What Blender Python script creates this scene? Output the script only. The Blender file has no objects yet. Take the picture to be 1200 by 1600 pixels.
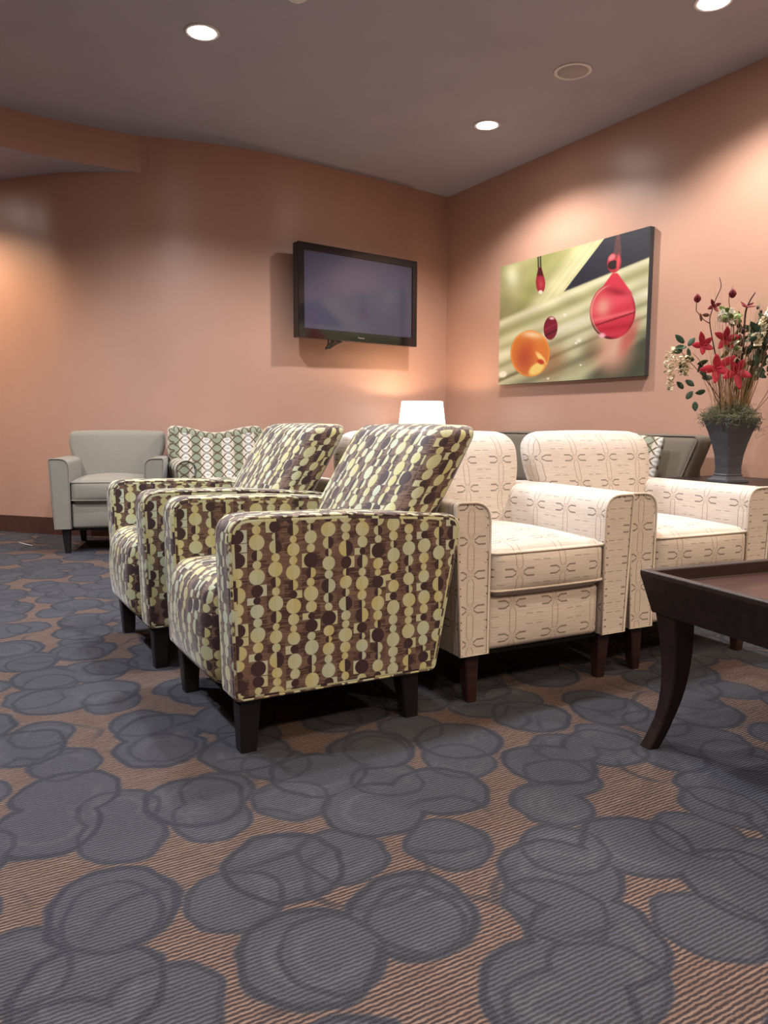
import bpy, bmesh, math, random
import numpy as np
from mathutils import Vector, Matrix, noise
random.seed(7)
R = math.radians
S = bpy.context.scene
COL = S.collection

# ------------------------------------------------------------------ camera, world, exposure, lights
cam = bpy.data.cameras.new('camera'); camo = bpy.data.objects.new('camera', cam); COL.objects.link(camo)
cam.sensor_fit = 'VERTICAL'; cam.sensor_height = 24; cam.lens = 18; cam.clip_start = .02
camo.matrix_world = (Matrix.Translation((0, 0, .86)) @ Matrix.Rotation(R(-29.984), 4, 'Z')
                     @ Matrix.Rotation(R(90 - 6.607), 4, 'X') @ Matrix.Rotation(R(.25), 4, 'Z'))
S.camera = camo
S.view_settings.view_transform = 'Standard'; S.view_settings.look = 'None'
S.view_settings.gamma = 1; S.view_settings.use_curve_mapping = False
S.view_settings.exposure = 0.62
w = bpy.data.worlds.new('world'); S.world = w; w.use_nodes = True
w.node_tree.nodes['Background'].inputs[0].default_value = (.9, .9, 1, 1)
w.node_tree.nodes['Background'].inputs[1].default_value = .05
ZC = 2.9
ZS = 2.645
WARM = (1, .92, .85); COOL = (.93, .95, 1); AMB = (1, .78, .56)
# x, y, z, watts, colour : the recessed ceiling lamps of the room, AMB ones unseen and raised as warm fill
DOWN = [(1.313, 4.212, ZC, 120, COOL), (3.378, 4.461, ZC, 105, WARM), (3.369, 2.66, ZC, 120, WARM),
        (3.369, .86, ZC, 60, AMB), (3.369, -.94, ZC, 95, AMB), (1.31, 2.35, ZC, 100, COOL),
        (1.31, .55, ZC, 55, AMB), (1.31, -1.25, ZC, 130, AMB), (-.75, 4.0, ZC, 165, COOL),
        (-.75, 2.2, ZC, 125, COOL), (-.75, .4, ZC, 45, COOL), (-.75, -1.4, ZC, 95, AMB),
        (-.38, 6.50, ZS, 115, (1, .74, .5))]

# ------------------------------------------------------------------ node helper
class G:
    def __init__(s, name, rough=.6, spec=.5, sheen=0, coat=0):
        s.m = bpy.data.materials.new(name); s.m.use_nodes = True; s.t = s.m.node_tree
        s.b = s.t.nodes['Principled BSDF']
        s.b.inputs['Roughness'].default_value = rough; s.b.inputs['Specular IOR Level'].default_value = spec
        if sheen: s.b.inputs['Sheen Weight'].default_value = sheen; s.b.inputs['Sheen Roughness'].default_value = .4
        if coat: s.b.inputs['Coat Weight'].default_value = coat; s.b.inputs['Coat Roughness'].default_value = .08
    def n(s, k, **kw):
        q = s.t.nodes.new(k)
        for a, v in kw.items(): setattr(q, a, v)
        return q
    def put(s, sock, v):
        if isinstance(v, bpy.types.NodeSocket): s.t.links.new(v, sock)
        elif isinstance(v, (tuple, list)) and len(v) == 3 and sock.type == 'RGBA': sock.default_value = (*v, 1)
        else: sock.default_value = v
    def f(s, op, *a, clamp=False):
        q = s.n('ShaderNodeMath', operation=op, use_clamp=clamp)
        for i, v in enumerate(a): s.put(q.inputs[i], v)
        return q.outputs[0]
    def mix(s, fac, a, b, mode='MIX'):
        q = s.n('ShaderNodeMix', data_type='RGBA', blend_type=mode)
        s.put(q.inputs[0], fac); s.put(q.inputs[6], a); s.put(q.inputs[7], b)
        return q.outputs[2]
    def xyz(s, v):
        q = s.n('ShaderNodeSeparateXYZ'); s.t.links.new(v, q.inputs[0]); return q.outputs
    def comb(s, x, y, z=0.):
        q = s.n('ShaderNodeCombineXYZ')
        for i, v in enumerate((x, y, z)): s.put(q.inputs[i], v)
        return q.outputs[0]
    def uv(s): return s.n('ShaderNodeTexCoord').outputs['UV']
    def pos(s): return s.n('ShaderNodeNewGeometry').outputs['Position']
    def obj(s): return s.n('ShaderNodeTexCoord').outputs['Object']
    def noise(s, v, scale, detail=2, rough=.5, dim='3D'):
        q = s.n('ShaderNodeTexNoise', noise_dimensions=dim)
        if v is not None: s.t.links.new(v, q.inputs['Vector'])
        q.inputs['Scale'].default_value = scale; q.inputs['Detail'].default_value = detail
        q.inputs['Roughness'].default_value = rough
        return q.outputs[0]
    def white(s, v):
        q = s.n('ShaderNodeTexWhiteNoise', noise_dimensions='3D'); s.t.links.new(v, q.inputs['Vector']); return q.outputs[0]
    def ramp(s, v, stops, interp='LINEAR'):
        q = s.n('ShaderNodeValToRGB'); q.color_ramp.interpolation = interp; s.put(q.inputs[0], v)
        e = q.color_ramp.elements
        while len(e) < len(stops): e.new(1.)
        for i, (p, c) in enumerate(stops): e[i].position = p; e[i].color = (*c, 1)
        return q.outputs[0]
    def step(s, v, a, b):   # smooth 0..1 from a to b
        q = s.n('ShaderNodeMapRange', interpolation_type='SMOOTHSTEP')
        s.put(q.inputs[0], v); q.inputs[1].default_value = a; q.inputs[2].default_value = b
        return q.outputs[0]
    def bump(s, h, strength=.3, dist=.002):
        q = s.n('ShaderNodeBump'); q.inputs['Strength'].default_value = strength; q.inputs['Distance'].default_value = dist
        s.t.links.new(h, q.inputs['Height']); s.t.links.new(q.outputs[0], s.b.inputs['Normal'])
    def col(s, v): s.put(s.b.inputs['Base Color'], v); return s.m

def paint(name, c, rough=.5, spec=.5, bump=.0, var=.04, coat=0):
    g = G(name, rough, spec, coat=coat); p = g.obj()
    n_ = g.noise(p, 3, 3)
    g.col(g.mix(g.step(n_, .3, .7), tuple(x * (1 - var) for x in c), tuple(min(1, x * (1 + var)) for x in c)))
    if bump: g.bump(g.noise(p, 220, 2), bump, .001)
    return g.m

def carpet():
    g = G('patterned_carpet', .95, .1); P = g.pos(); x, y, z = g.xyz(P)
    wob = g.f('MULTIPLY', g.f('SUBTRACT', g.noise(P, 9, 2), .5), .05)
    wob2 = g.f('MULTIPLY', g.f('SUBTRACT', g.noise(g.comb(y, x, 3.), 7, 2), .5), .05)
    grain = g.noise(P, 400, 2)
    union = None; out = None; inner = None
    for k, (sc, ox, oy, sx, rr) in enumerate([(3.75, .13, .31, 1.03, .47), (4.1, .77, .52, 1.12, .42), (3.4, .41, .93, .9, .40)]):
        v = g.comb(g.f('ADD', g.f('MULTIPLY', g.f('ADD', x, wob), sx), ox), g.f('ADD', g.f('ADD', y, wob2), oy))
        vo = g.n('ShaderNodeTexVoronoi', voronoi_dimensions='2D', feature='F1'); g.t.links.new(v, vo.inputs['Vector'])
        vo.inputs['Scale'].default_value = sc; vo.inputs['Randomness'].default_value = .62
        d = g.f('ADD', vo.outputs['Distance'], g.f('MULTIPLY', g.f('SUBTRACT', grain, .5), .02))
        disc = g.f('SUBTRACT', 1., g.step(d, rr - .02, rr + .02))
        ring = g.f('SUBTRACT', 1., g.step(g.f('ABSOLUTE', g.f('SUBTRACT', d, rr - .035)), .012, .042))
        d2 = g.f('ABSOLUTE', g.f('SUBTRACT', d, rr * .55))
        pale = g.f('MULTIPLY', g.f('SUBTRACT', 1., g.step(d2, .0, .06)), g.step(g.noise(P, 5, 1), .45, .6))
        if k < 2: union = disc if union is None else g.f('MAXIMUM', union, disc)
        if k == 2: ring = g.f('MULTIPLY', ring, g.step(g.noise(P, 4, 1), .48, .62))
        out = ring if out is None else g.f('MAXIMUM', out, g.f('MULTIPLY', ring, .8))
        inner = pale if inner is None else g.f('MAXIMUM', inner, pale)
    # loop rows run along x
    yy = g.f('ADD', y, g.f('MULTIPLY', g.f('SUBTRACT', g.noise(P, 70, 2), .5), .0065))
    st = g.f('SINE', g.f('MULTIPLY', yy, 2 * math.pi / .0088))
    row = g.step(st, -.6, .8)
    fl = g.noise(g.comb(g.f('MULTIPLY', x, 14), g.f('MULTIPLY', y, 130)), 1., 2)
    tan = g.mix(row, (.036, .026, .027), g.mix(g.step(fl, .35, .65), (.15, .095, .073), (.20, .135, .105)))
    blue = g.mix(row, (.032, .033, .040), (.068, .072, .088))
    blue = g.mix(g.f('MULTIPLY', inner, .5), blue, g.mix(row, (.045, .047, .055), (.105, .108, .118)))
    c = g.mix(union, tan, blue)
    dk = g.mix(row, (.018, .019, .026), (.034, .037, .049))
    c = g.mix(g.f('MULTIPLY', out, .85), c, dk)
    c = g.mix(g.f('MULTIPLY', g.step(g.noise(P, 300, 3), .35, .75), .3), c, (.09, .083, .088), 'MIX')
    g.col(c); g.bump(g.f('ADD', st, g.f('MULTIPLY', grain, 2.)), .4, .003)
    return g.m

def dots():
    g = G('dotted_upholstery', .6, .35, sheen=.3); u, v, _ = g.xyz(g.uv())
    wu = g.f('MULTIPLY', g.f('SUBTRACT', g.noise(g.comb(u, v), 7, 1), .5), .010)
    wv = g.f('MULTIPLY', g.f('SUBTRACT', g.noise(g.comb(v, u), 5, 1), .5), .016)
    u = g.f('ADD', u, wu); v = g.f('ADD', v, wv)
    W = .050; Pd = .236
    cu = g.f('DIVIDE', g.f('ADD', u, 5.), W); ci = g.f('FLOOR', cu); fu = g.f('SUBTRACT', g.f('FRACT', cu), .5)
    ph = g.white(g.comb(ci, 3.)); 
    t0 = g.f('ADD', g.f('DIVIDE', g.f('ADD', v, 5.), Pd), g.f('MULTIPLY', ph, 7.)); pi_ = g.f('FLOOR', t0); t = g.f('FRACT', t0)
    radii = [.020, .0115, .0175, .0095, .0155, .0205, .011, .014]
    tot = sum(2 * r for r in radii); k = 1 / tot; s = []; a = 0
    for i, r in enumerate(radii):
        s.append((a, (a + r * k, r * 20, (i * .37) % 1))); a += 2 * r * k
    rp = g.ramp(t, s, 'CONSTANT'); q = g.n('ShaderNodeSeparateColor'); g.t.links.new(rp, q.inputs[0])
    c_, r_, ty = q.outputs
    rad = g.f('DIVIDE', r_, 20.)
    du = g.f('MULTIPLY', fu, W); dv = g.f('MULTIPLY', g.f('SUBTRACT', t, c_), tot)
    dv = g.f('MULTIPLY', dv, Pd / tot)
    dist = g.f('SQRT', g.f('ADD', g.f('MULTIPLY', du, du), g.f('MULTIPLY', dv, dv)))
    dist = g.f('SUBTRACT', dist, g.f('MULTIPLY', rad, Pd / tot * .0))
    disc = g.f('SUBTRACT', 1., g.step(g.f('SUBTRACT', dist, rad), -.0007, .0009))
    idn = g.white(g.comb(ci, pi_, ty))
    right = g.f('GREATER_THAN', fu, .0)
    fl = g.f('GREATER_THAN', g.f('FRACT', g.f('MULTIPLY', idn, 7.)), .5)
    side = g.f('ABSOLUTE', g.f('SUBTRACT', right, fl))          # which half
    half = g.f('GREATER_THAN', idn, .52)                        # half light, half dark
    dark = g.f('GREATER_THAN', idn, .82)                        # all-dark disc beside a light block
    lit = g.f('MULTIPLY', disc, g.f('SUBTRACT', 1., g.f('MULTIPLY', half, side)))
    lit = g.f('MULTIPLY', lit, g.f('SUBTRACT', 1., dark))
    blk = g.f('MULTIPLY', g.f('MULTIPLY', dark, side), g.f('SUBTRACT', 1., disc))
    blk = g.f('MULTIPLY', blk, g.f('LESS_THAN', g.f('ABSOLUTE', dv), g.f('MULTIPLY', rad, .92)))
    lit = g.f('MAXIMUM', lit, blk)
    dkd = g.f('MULTIPLY', disc, g.f('SUBTRACT', 1., lit))
    streak = g.noise(g.comb(g.f('MULTIPLY', u, 22), g.f('MULTIPLY', v, 230)), 1., 2)
    chk = g.white(g.comb(g.f('ADD', ci, g.f('MULTIPLY', right, .5)), g.f('ADD', g.f('MULTIPLY', pi_, 9.), ty)))
    bg = g.mix(g.step(chk, .2, .8), (.052, .025, .024), (.135, .082, .064))
    bg = g.mix(g.step(streak, .45, .7), bg, (.190, .125, .085))
    tn = g.noise(g.comb(g.f('MULTIPLY', ci, .37), g.f('MULTIPLY', v, 3.)), 2.2, 1)
    lc = g.ramp(tn, [(.25, (.40, .47, .38)), (.45, (.43, .45, .27)), (.58, (.46, .42, .18)), (.72, (.43, .48, .33))])
    lc = g.mix(g.f('MULTIPLY', side, .25), lc, (.50, .55, .46))
    c = g.mix(dkd, bg, (.036, .018, .022)); c = g.mix(lit, c, lc)
    g.col(c); g.bump(g.f('ADD', g.noise(g.comb(g.f('MULTIPLY', u, 300), g.f('MULTIPLY', v, 900)), 1., 1), g.f('MULTIPLY', disc, .6)), .25, .0015)
    return g.m

def lattice():
    g = G('cream_lattice_upholstery', .8, .25, sheen=.15); u, v, _ = g.xyz(g.uv())
    U, V = .165, .105
    cu = g.f('DIVIDE', g.f('ADD', u, 5.), U); cv = g.f('DIVIDE', g.f('ADD', v, 5.), V)
    a = g.f('ABSOLUTE', g.f('MULTIPLY', g.f('SUBTRACT', g.f('FRACT', cu), .5), U))
    b = g.f('ABSOLUTE', g.f('MULTIPLY', g.f('SUBTRACT', g.f('FRACT', cv), .5), V))
    def line(x, c, wd): return g.f('SUBTRACT', 1., g.step(g.f('ABSOLUTE', g.f('SUBTRACT', x, c)), wd * .5, wd))
    def band(x, lo, hi): return g.f('MULTIPLY', g.f('GREATER_THAN', x, lo), g.f('LESS_THAN', x, hi))
    hb = g.f('SUBTRACT', .0115, g.f('MAXIMUM', 0., g.f('MULTIPLY', g.f('SUBTRACT', .026, a), .7)))
    hl = g.f('MULTIPLY', line(g.f('SUBTRACT', b, hb), 0., .0034), band(a, .013, .052))
    va = g.f('SUBTRACT', .0115, g.f('MAXIMUM', 0., g.f('MULTIPLY', g.f('SUBTRACT', .022, b), .7)))
    vl = g.f('MULTIPLY', line(g.f('SUBTRACT', a, va), 0., .0018), band(b, .012, .2))
    ds = g.f('MULTIPLY', line(b, .036, .0020), band(a, .050, .076))
    st = g.f('MULTIPLY', band(g.f('MAXIMUM', a, b), 0., .014), g.step(g.f('SINE', g.f('MULTIPLY', g.f('ADD', a, b), 1300.)), .2, .8))
    slub = g.noise(g.comb(g.f('MULTIPLY', u, 16), g.f('MULTIPLY', v, 260)), 1., 3)
    base = g.mix(g.step(slub, .3, .7), (.54, .465, .40), (.61, .545, .485))
    c = g.mix(g.f('MULTIPLY', st, .55), base, (.33, .24, .15))
    dash = g.f('ADD', .72, g.f('MULTIPLY', .28, g.f('SINE', g.f('MULTIPLY', u, 1700.))))
    c = g.mix(g.f('MULTIPLY', hl, dash), c, (.09, .052, .036))
    c = g.mix(g.f('MULTIPLY', vl, .8), c, (.27, .18, .12))
    c = g.mix(g.f('MULTIPLY', ds, .6), c, (.22, .16, .12))
    g.col(c); g.bump(slub, .35, .002)
    return g.m

def ogee():
    g = G('diamond_weave_upholstery', .75, .25); u, v, _ = g.xyz(g.uv())
    U, V = .150, .062
    cs = g.f('COSINE', g.f('MULTIPLY', u, 2 * math.pi / U))
    vv = g.f('DIVIDE', g.f('ADD', v, 5.), V)
    p1 = g.f('ABSOLUTE', g.f('SUBTRACT', g.f('FRACT', g.f('ADD', vv, g.f('MULTIPLY', cs, .46))), .5))
    p2 = g.f('ABSOLUTE', g.f('SUBTRACT', g.f('FRACT', g.f('SUBTRACT', vv, g.f('MULTIPLY', cs, .46))), .5))
    ln = g.f('MAXIMUM', g.f('SUBTRACT', 1., g.step(p1, .05, .13)), g.f('SUBTRACT', 1., g.step(p2, .05, .13)))
    cen = g.step(cs, .0, .5)
    wht = g.step(cs, -.5, -.95)
    cell = g.f('MINIMUM', p1, p2)
    base = g.mix(cen, (.55, .47, .38), (.235, .26, .19))
    base = g.mix(wht, base, (.60, .60, .57))
    base = g.mix(g.f('MULTIPLY', wht, g.step(cell, .30, .42)), base, (.33, .35, .34))
    c = g.mix(g.f('MULTIPLY', ln, g.f('SUBTRACT', 1., g.f('MULTIPLY', wht, .35))), base, (.09, .06, .035))
    g.col(c); g.bump(g.noise(g.comb(u, v), 500, 1), .2, .001)
    return g.m

def weave(name, c, sheen=.2):
    g = G(name, .9, .15, sheen=sheen); p = g.obj()
    n1 = g.noise(p, 420, 2); n2 = g.noise(p, 6, 2)
    b = g.mix(g.step(n1, .35, .7), tuple(x * .82 for x in c), tuple(x * 1.15 for x in c))
    g.col(g.mix(g.f('MULTIPLY', n2, .25), b, tuple(x * .85 for x in c))); g.bump(n1, .3, .001)
    return g.m

def wood(name, c1, c2, rough=.35, coat=.2):
    g = G(name, rough, .4, coat=coat); x, y, z = g.xyz(g.obj())
    n_ = g.noise(g.comb(g.f('MULTIPLY', x, 3), g.f('MULTIPLY', y, 40), g.f('MULTIPLY', z, 40)), 1., 4)
    g.col(g.mix(g.step(n_, .3, .7), c1, c2)); return g.m

def emit(name, c, e):
    g = G(name); g.b.inputs['Base Color'].default_value = (*c, 1)
    g.b.inputs['Emission Color'].default_value = (*c, 1); g.b.inputs['Emission Strength'].default_value = e; return g.m

M = dict(
    carpet=carpet(), dots=dots(), cream=lattice(), ogee=ogee(),
    wall=paint('salmon_wall_paint', (.475, .282, .212), .36, .5, .08, .02),
    ceil=paint('grey_ceiling_paint', (.40, .395, .455), .8, .3, .1, .03),
    base=wood('dark_baseboard_wood', (.060, .026, .020), (.085, .036, .027), .5),
    grey=weave('grey_taupe_upholstery', (.245, .225, .19)),
    olive=weave('olive_grey_upholstery', (.15, .127, .10)),
    welt=weave('cream_welt_cord', (.60, .52, .43)), brownwelt=weave('taupe_welt_cord', (.14, .115, .095)),
    leg=paint('black_wood', (.010, .009, .010), .4, .4), leg2=wood('dark_walnut_leg', (.022, .010, .009), (.035, .015, .012)),
    under=paint('black_dust_cloth', (.008, .008, .008), .95, .1),
    table=wood('espresso_wood', (.010, .0045, .005), (.017, .007, .007), .45, .08),
    tabletop=wood('espresso_wood_top', (.040, .016, .014), (.060, .025, .022), .32, .3),
    black=paint('black_gloss_plastic', (.006, .006, .008), .12, .5, 0, .0, .6), cable=paint('black_rubber', (.008, .008, .010), .5),
    vase=paint('slate_ceramic', (.07, .07, .08), .5, .4, .15, .25),
    white=paint('white_enamel', (.72, .70, .68), .5), grille=paint('speaker_grille', (.40, .385, .375), .7),
    stem=paint('brown_twig', (.16, .085, .055), .8, .2, .3, .3), darkstem=paint('plum_twig', (.075, .035, .040), .7, .2, .3, .3),
    straw=paint('dry_straw', (.36, .22, .11), .85, .2, 0, .3),
    red=paint('crimson_petal', (.42, .022, .045), .55, .3, 0, .35), darkred=paint('oxblood_petal', (.16, .012, .022), .55, .3, 0, .3),
    leaf=paint('deep_green_leaf', (.05, .10, .06), .5, .4, 0, .4), lime=paint('bright_green_leaf', (.16, .25, .06), .5, .4, 0, .3),
    creamp=paint('cream_petal', (.72, .62, .42), .7, .2, 0, .15), whitep=paint('ivory_petal', (.80, .78, .68), .7, .2, 0, .1),
    moss=paint('grey_green_moss', (.13, .135, .085), .95, .1, 0, .35), grass=paint('olive_grass', (.17, .19, .09), .8, .2, 0, .3),
    bulb=emit('lamp_lens', (1, .96, .9), 45), thread=paint('white_thread', (.7, .7, .68), .8),
)
def screen():
    g = G('tv_screen', .09, .6); g.b.inputs['Base Color'].default_value = (.060, .060, .100, 1); return g.m  # screen is off; its bluish reflected haze is put into the base colour
M['screen'] = screen()
def shade_mat():
    g = G('lamp_shade_fabric', .9, .1); g.b.inputs['Base Color'].default_value = (.9, .87, .8, 1)
    g.b.inputs['Emission Color'].default_value = (1, .93, .84, 1); g.b.inputs['Emission Strength'].default_value = 1.6; return g.m
M['shade'] = shade_mat()

# ------------------------------------------------------------------ object helpers
def tag(o, label, cat, group=None, kind=None):
    if label: o['label'] = label
    if cat: o['category'] = cat
    if group: o['group'] = group
    if kind: o['kind'] = kind
    return o
def thing(name, label, cat, loc=(0, 0, 0), rz=0., group=None):
    o = bpy.data.objects.new(name, None); COL.objects.link(o); o.location = loc; o.rotation_euler = (0, 0, rz)
    o.empty_display_size = .1
    return tag(o, label, cat, group)
def obj(name, bm, mat, parent=None, wn=True, flat=False):
    me = bpy.data.meshes.new(name)
    bmesh.ops.recalc_face_normals(bm, faces=bm.faces)
    bm.to_mesh(me); bm.free()
    if not flat: me.shade_smooth()
    for m in (mat if isinstance(mat, list) else [mat]): me.materials.append(m)
    o = bpy.data.objects.new(name, me); COL.objects.link(o)
    if parent: o.parent = parent
    if wn and not flat:
        o.modifiers.new('wn', 'WEIGHTED_NORMAL').keep_sharp = True
    return o
def struct(name, bm, mat, **k):
    o = obj(name, bm, mat, **k); o['kind'] = 'structure'; return o
def place(o, loc, label=None, rz=None, group=None):
    """copy a thing with its parts and their sub-parts"""
    def cp(s, par):
        c = s.copy(); COL.objects.link(c); c.parent = par
        for ch in [x for x in list(s.children)]: cp(ch, c)
        return c
    r = cp(o, None); r.location = loc
    if rz is not None: r.rotation_euler = (0, 0, rz)
    if label: r['label'] = label
    if group: r['group'] = group
    return r

def rbox(lo, hi, r=.03, puff=(0, 0, 0), top='xy', fn=None, m=7, k=4, bm=None, flip=(0, 0)):
    """soft rounded box with bulging faces; UVs in metres, box projected before fn bends it"""
    bm = bm or bmesh.new(); uvl = bm.loops.layers.uv.verify()
    lo = Vector(lo); hi = Vector(hi); c = (lo + hi) / 2; h = (hi - lo) / 2
    r = min(r, min(h) * .98)
    def coords(H):
        e = [-H + r * (1 - math.cos(i / k * math.pi / 2)) for i in range(k)]
        mid = [(-H + r) + (2 * (H - r)) * i / m for i in range(m + 1)]
        return e + mid + [-x for x in reversed(e)]
    cs = [coords(h[i]) for i in range(3)]
    vmap = {}
    def P(q, ax, sg):
        inn = Vector([max(-(h[i] - r), min(h[i] - r, q[i])) for i in range(3)])
        d = q - inn
        p = inn + d.normalized() * r if d.length > 1e-9 else q.copy()
        a, b = [i for i in range(3) if i != ax]
        f = max(0, 1 - (q[a] / h[a]) ** 2) * max(0, 1 - (q[b] / h[b]) ** 2)
        if sg < 0 and ax == 2 and flip[0]: f = 0
        p[ax] += sg * puff[ax] * f
        p += c
        return p
    for ax in range(3):
        a, b = [i for i in range(3) if i != ax]
        for sg in (-1, 1):
            A, B = cs[a], cs[b]; g = []
            for i, x in enumerate(A):
                row = []
                for j, y in enumerate(B):
                    q = Vector((0, 0, 0)); q[ax] = sg * h[ax]; q[a] = x; q[b] = y
                    key = tuple(round(t, 6) for t in q)
                    p = P(q, ax, sg)
                    if key not in vmap: vmap[key] = bm.verts.new(fn(p) if fn else p)
                    row.append((vmap[key], p))
                g.append(row)
            for i in range(len(A) - 1):
                for j in range(len(B) - 1):
                    qd = [g[i][j], g[i + 1][j], g[i + 1][j + 1], g[i][j + 1]]
                    try: f = bm.faces.new([t[0] for t in qd])
                    except ValueError: continue
                    for lp, (_, p) in zip(f.loops, qd):
                        if ax == 0: uv = (p.y, p.z)
                        elif ax == 1: uv = (p.x, p.z)
                        else: uv = (p.y, p.x - lo.x + hi.z) if top == 'yx' else (p.x, -(p.y - lo.y) + hi.z)
                        lp[uvl].uv = uv
    return bm

def rounded(pts, n=5):
    """2D polygon with per-corner radius -> dense outline"""
    out = []; N = len(pts)
    for i in range(N):
        p = Vector(pts[i][:2]); r = pts[i][2] if len(pts[i]) > 2 else 0
        a = Vector(pts[i - 1][:2]); b = Vector(pts[(i + 1) % N][:2])
        if r <= 0: out.append(p); continue
        da = (a - p).normalized(); db = (b - p).normalized()
        ang = da.angle(db); t = min(r / math.tan(ang / 2), (a - p).length * .49, (b - p).length * .49)
        s = p + da * t; e = p + db * t
        for k in range(n + 1):
            q = k / n; out.append(s * (1 - q) ** 2 + p * 2 * q * (1 - q) + e * q ** 2)
    return out

def extrude(prof, ax, a0, a1, bev=.01, fn=None, swap=False):
    """closed profile (list of 2D points in the two other axes) pushed along axis ax from a0 to a1, ends bevelled"""
    bm = bmesh.new(); uvl = bm.loops.layers.uv.verify()
    cx = sum(p[0] for p in prof) / len(prof); cy = sum(p[1] for p in prof) / len(prof)
    N = len(prof)
    nrm = []
    area = sum(prof[i - 1][0] * prof[i][1] - prof[i][0] * prof[i - 1][1] for i in range(N))
    sg = 1 if area > 0 else -1
    for i in range(N):
        d = Vector(prof[(i + 1) % N]) - Vector(prof[i - 1]); d = d.normalized() if d.length else Vector((1, 0))
        nrm.append(Vector((d.y, -d.x)) * sg)
    def V3(p, t):
        v = [0, 0, 0]; o = [i for i in range(3) if i != ax]; v[o[0]] = p[0]; v[o[1]] = p[1]; v[ax] = t
        v = Vector(v); return fn(v) if fn else v
    sgn = 1 if a1 > a0 else -1
    rings = []; K = 4
    for s_, base in ((1, a0), (-1, a1)):
        rr = []
        for k in range(K + 1):
            th = k / K * math.pi / 2
            ins = bev * (1 - math.sin(th)); off = bev * (1 - math.cos(th))
            rr.append((ins, base + s_ * sgn * off))
        rings += rr if s_ == 1 else rr[::-1]
    mids = 3
    full = rings[:K + 1] + [(0, rings[K][1] + (rings[K + 1][1] - rings[K][1]) * (i + 1) / (mids + 1)) for i in range(mids)] + rings[K + 1:]
    arc = [0]
    for i in range(N): arc.append(arc[-1] + (Vector(prof[(i + 1) % N]) - Vector(prof[i])).length)
    vs = [[bm.verts.new(V3(Vector(prof[i]) - nrm[i] * ins, t)) for i in range(N)] for ins, t in full]
    for r in range(len(full) - 1):
        for i in range(N):
            j = (i + 1) % N
            f = bm.faces.new((vs[r][i], vs[r][j], vs[r + 1][j], vs[r + 1][i]))
            for lp, (kk, t) in zip(f.loops, ((arc[i], full[r][1]), (arc[i + 1], full[r][1]), (arc[i + 1], full[r + 1][1]), (arc[i], full[r + 1][1]))):
                lp[uvl].uv = (kk, t) if swap else (t, kk)
    for r, (ins, t) in ((0, full[0]), (-1, full[-1])):
        f = bm.faces.new(vs[r])
        for lp, i in zip(f.loops, range(N)):
            q = Vector(prof[i]) - nrm[i] * ins; lp[uvl].uv = (q.x, q.y)
        
    return bm

def tube(pts, r, n=8, bm=None, closed=False, taper=None, flat=1.):
    bm = bm or bmesh.new(); pts = [Vector(p) for p in pts]; N = len(pts); rings = []
    up = Vector((0, 0, 1)); t0 = (pts[1] - pts[0]).normalized()
    if abs(t0.z) > .9: up = Vector((1, 0, 0))
    a = t0.cross(up).normalized()
    for i, p in enumerate(pts):
        if closed: t = (pts[(i + 1) % N] - pts[i - 1])
        else: t = pts[min(i + 1, N - 1)] - pts[max(i - 1, 0)]
        t = t.normalized(); a = (a - t * a.dot(t)).normalized(); b = t.cross(a)
        rr = r if taper is None else r * (taper[0] + (taper[1] - taper[0]) * i / max(1, N - 1))
        rings.append([bm.verts.new(p + a * rr * math.cos(2 * math.pi * k / n) + b * rr * flat * math.sin(2 * math.pi * k / n)) for k in range(n)])
    uvl = bm.loops.layers.uv.verify()
    for i in range(N if closed else N - 1):
        A, B = rings[i], rings[(i + 1) % N]
        for k in range(n):
            f = bm.faces.new((A[k], A[(k + 1) % n], B[(k + 1) % n], B[k]))
            for lp in f.loops: lp[uvl].uv = (lp.vert.co.x + lp.vert.co.y, lp.vert.co.z)
    if not closed: bm.faces.new(rings[0][::-1]); bm.faces.new(rings[-1])
    return bm

def catmull(pts, seg=6):
    P = [Vector(p) for p in pts]; P = [2 * P[0] - P[1]] + P + [2 * P[-1] - P[-2]]; out = []
    for i in range(1, len(P) - 2):
        for s_ in range(seg):
            t = s_ / seg; a, b, c, d = P[i - 1:i + 3]
            out.append(.5 * ((2 * b) + (c - a) * t + (2 * a - 5 * b + 4 * c - d) * t * t + (3 * b - a - 3 * c + d) * t ** 3))
    out.append(P[-2]); return out

def box(lo, hi, bev=0, bm=None, seg=2):
    bm2 = bmesh.new(); bmesh.ops.create_cube(bm2, size=1)
    lo = Vector(lo); hi = Vector(hi)
    for v in bm2.verts: v.co = Vector([(lo[i] + hi[i]) / 2 + v.co[i] * (hi[i] - lo[i]) for i in range(3)])
    if bev: bmesh.ops.bevel(bm2, geom=bm2.edges[:], offset=bev, segments=seg, profile=.5, affect='EDGES')
    if bm is None: return bm2
    me = bpy.data.meshes.new('t'); bm2.to_mesh(me); bm2.free(); bm.from_mesh(me); bpy.data.meshes.remove(me); return bm

def loft(sections, bm=None, cap=True):
    """list of rings (equal length lists of points)"""
    bm = bm or bmesh.new(); vs = [[bm.verts.new(Vector(p)) for p in s_] for s_ in sections]; n = len(vs[0])
    for a, b in zip(vs, vs[1:]):
        for k in range(n): bm.faces.new((a[k], a[(k + 1) % n], b[(k + 1) % n], b[k]))
    if cap: bm.faces.new(vs[0][::-1]); bm.faces.new(vs[-1])
    return bm

def lathe(prof, n=32, c=(0, 0), bm=None, cap=True):
    return loft([[(c[0] + r * math.cos(2 * math.pi * k / n), c[1] + r * math.sin(2 * math.pi * k / n), z) for k in range(n)] for r, z in prof], bm, cap)

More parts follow.
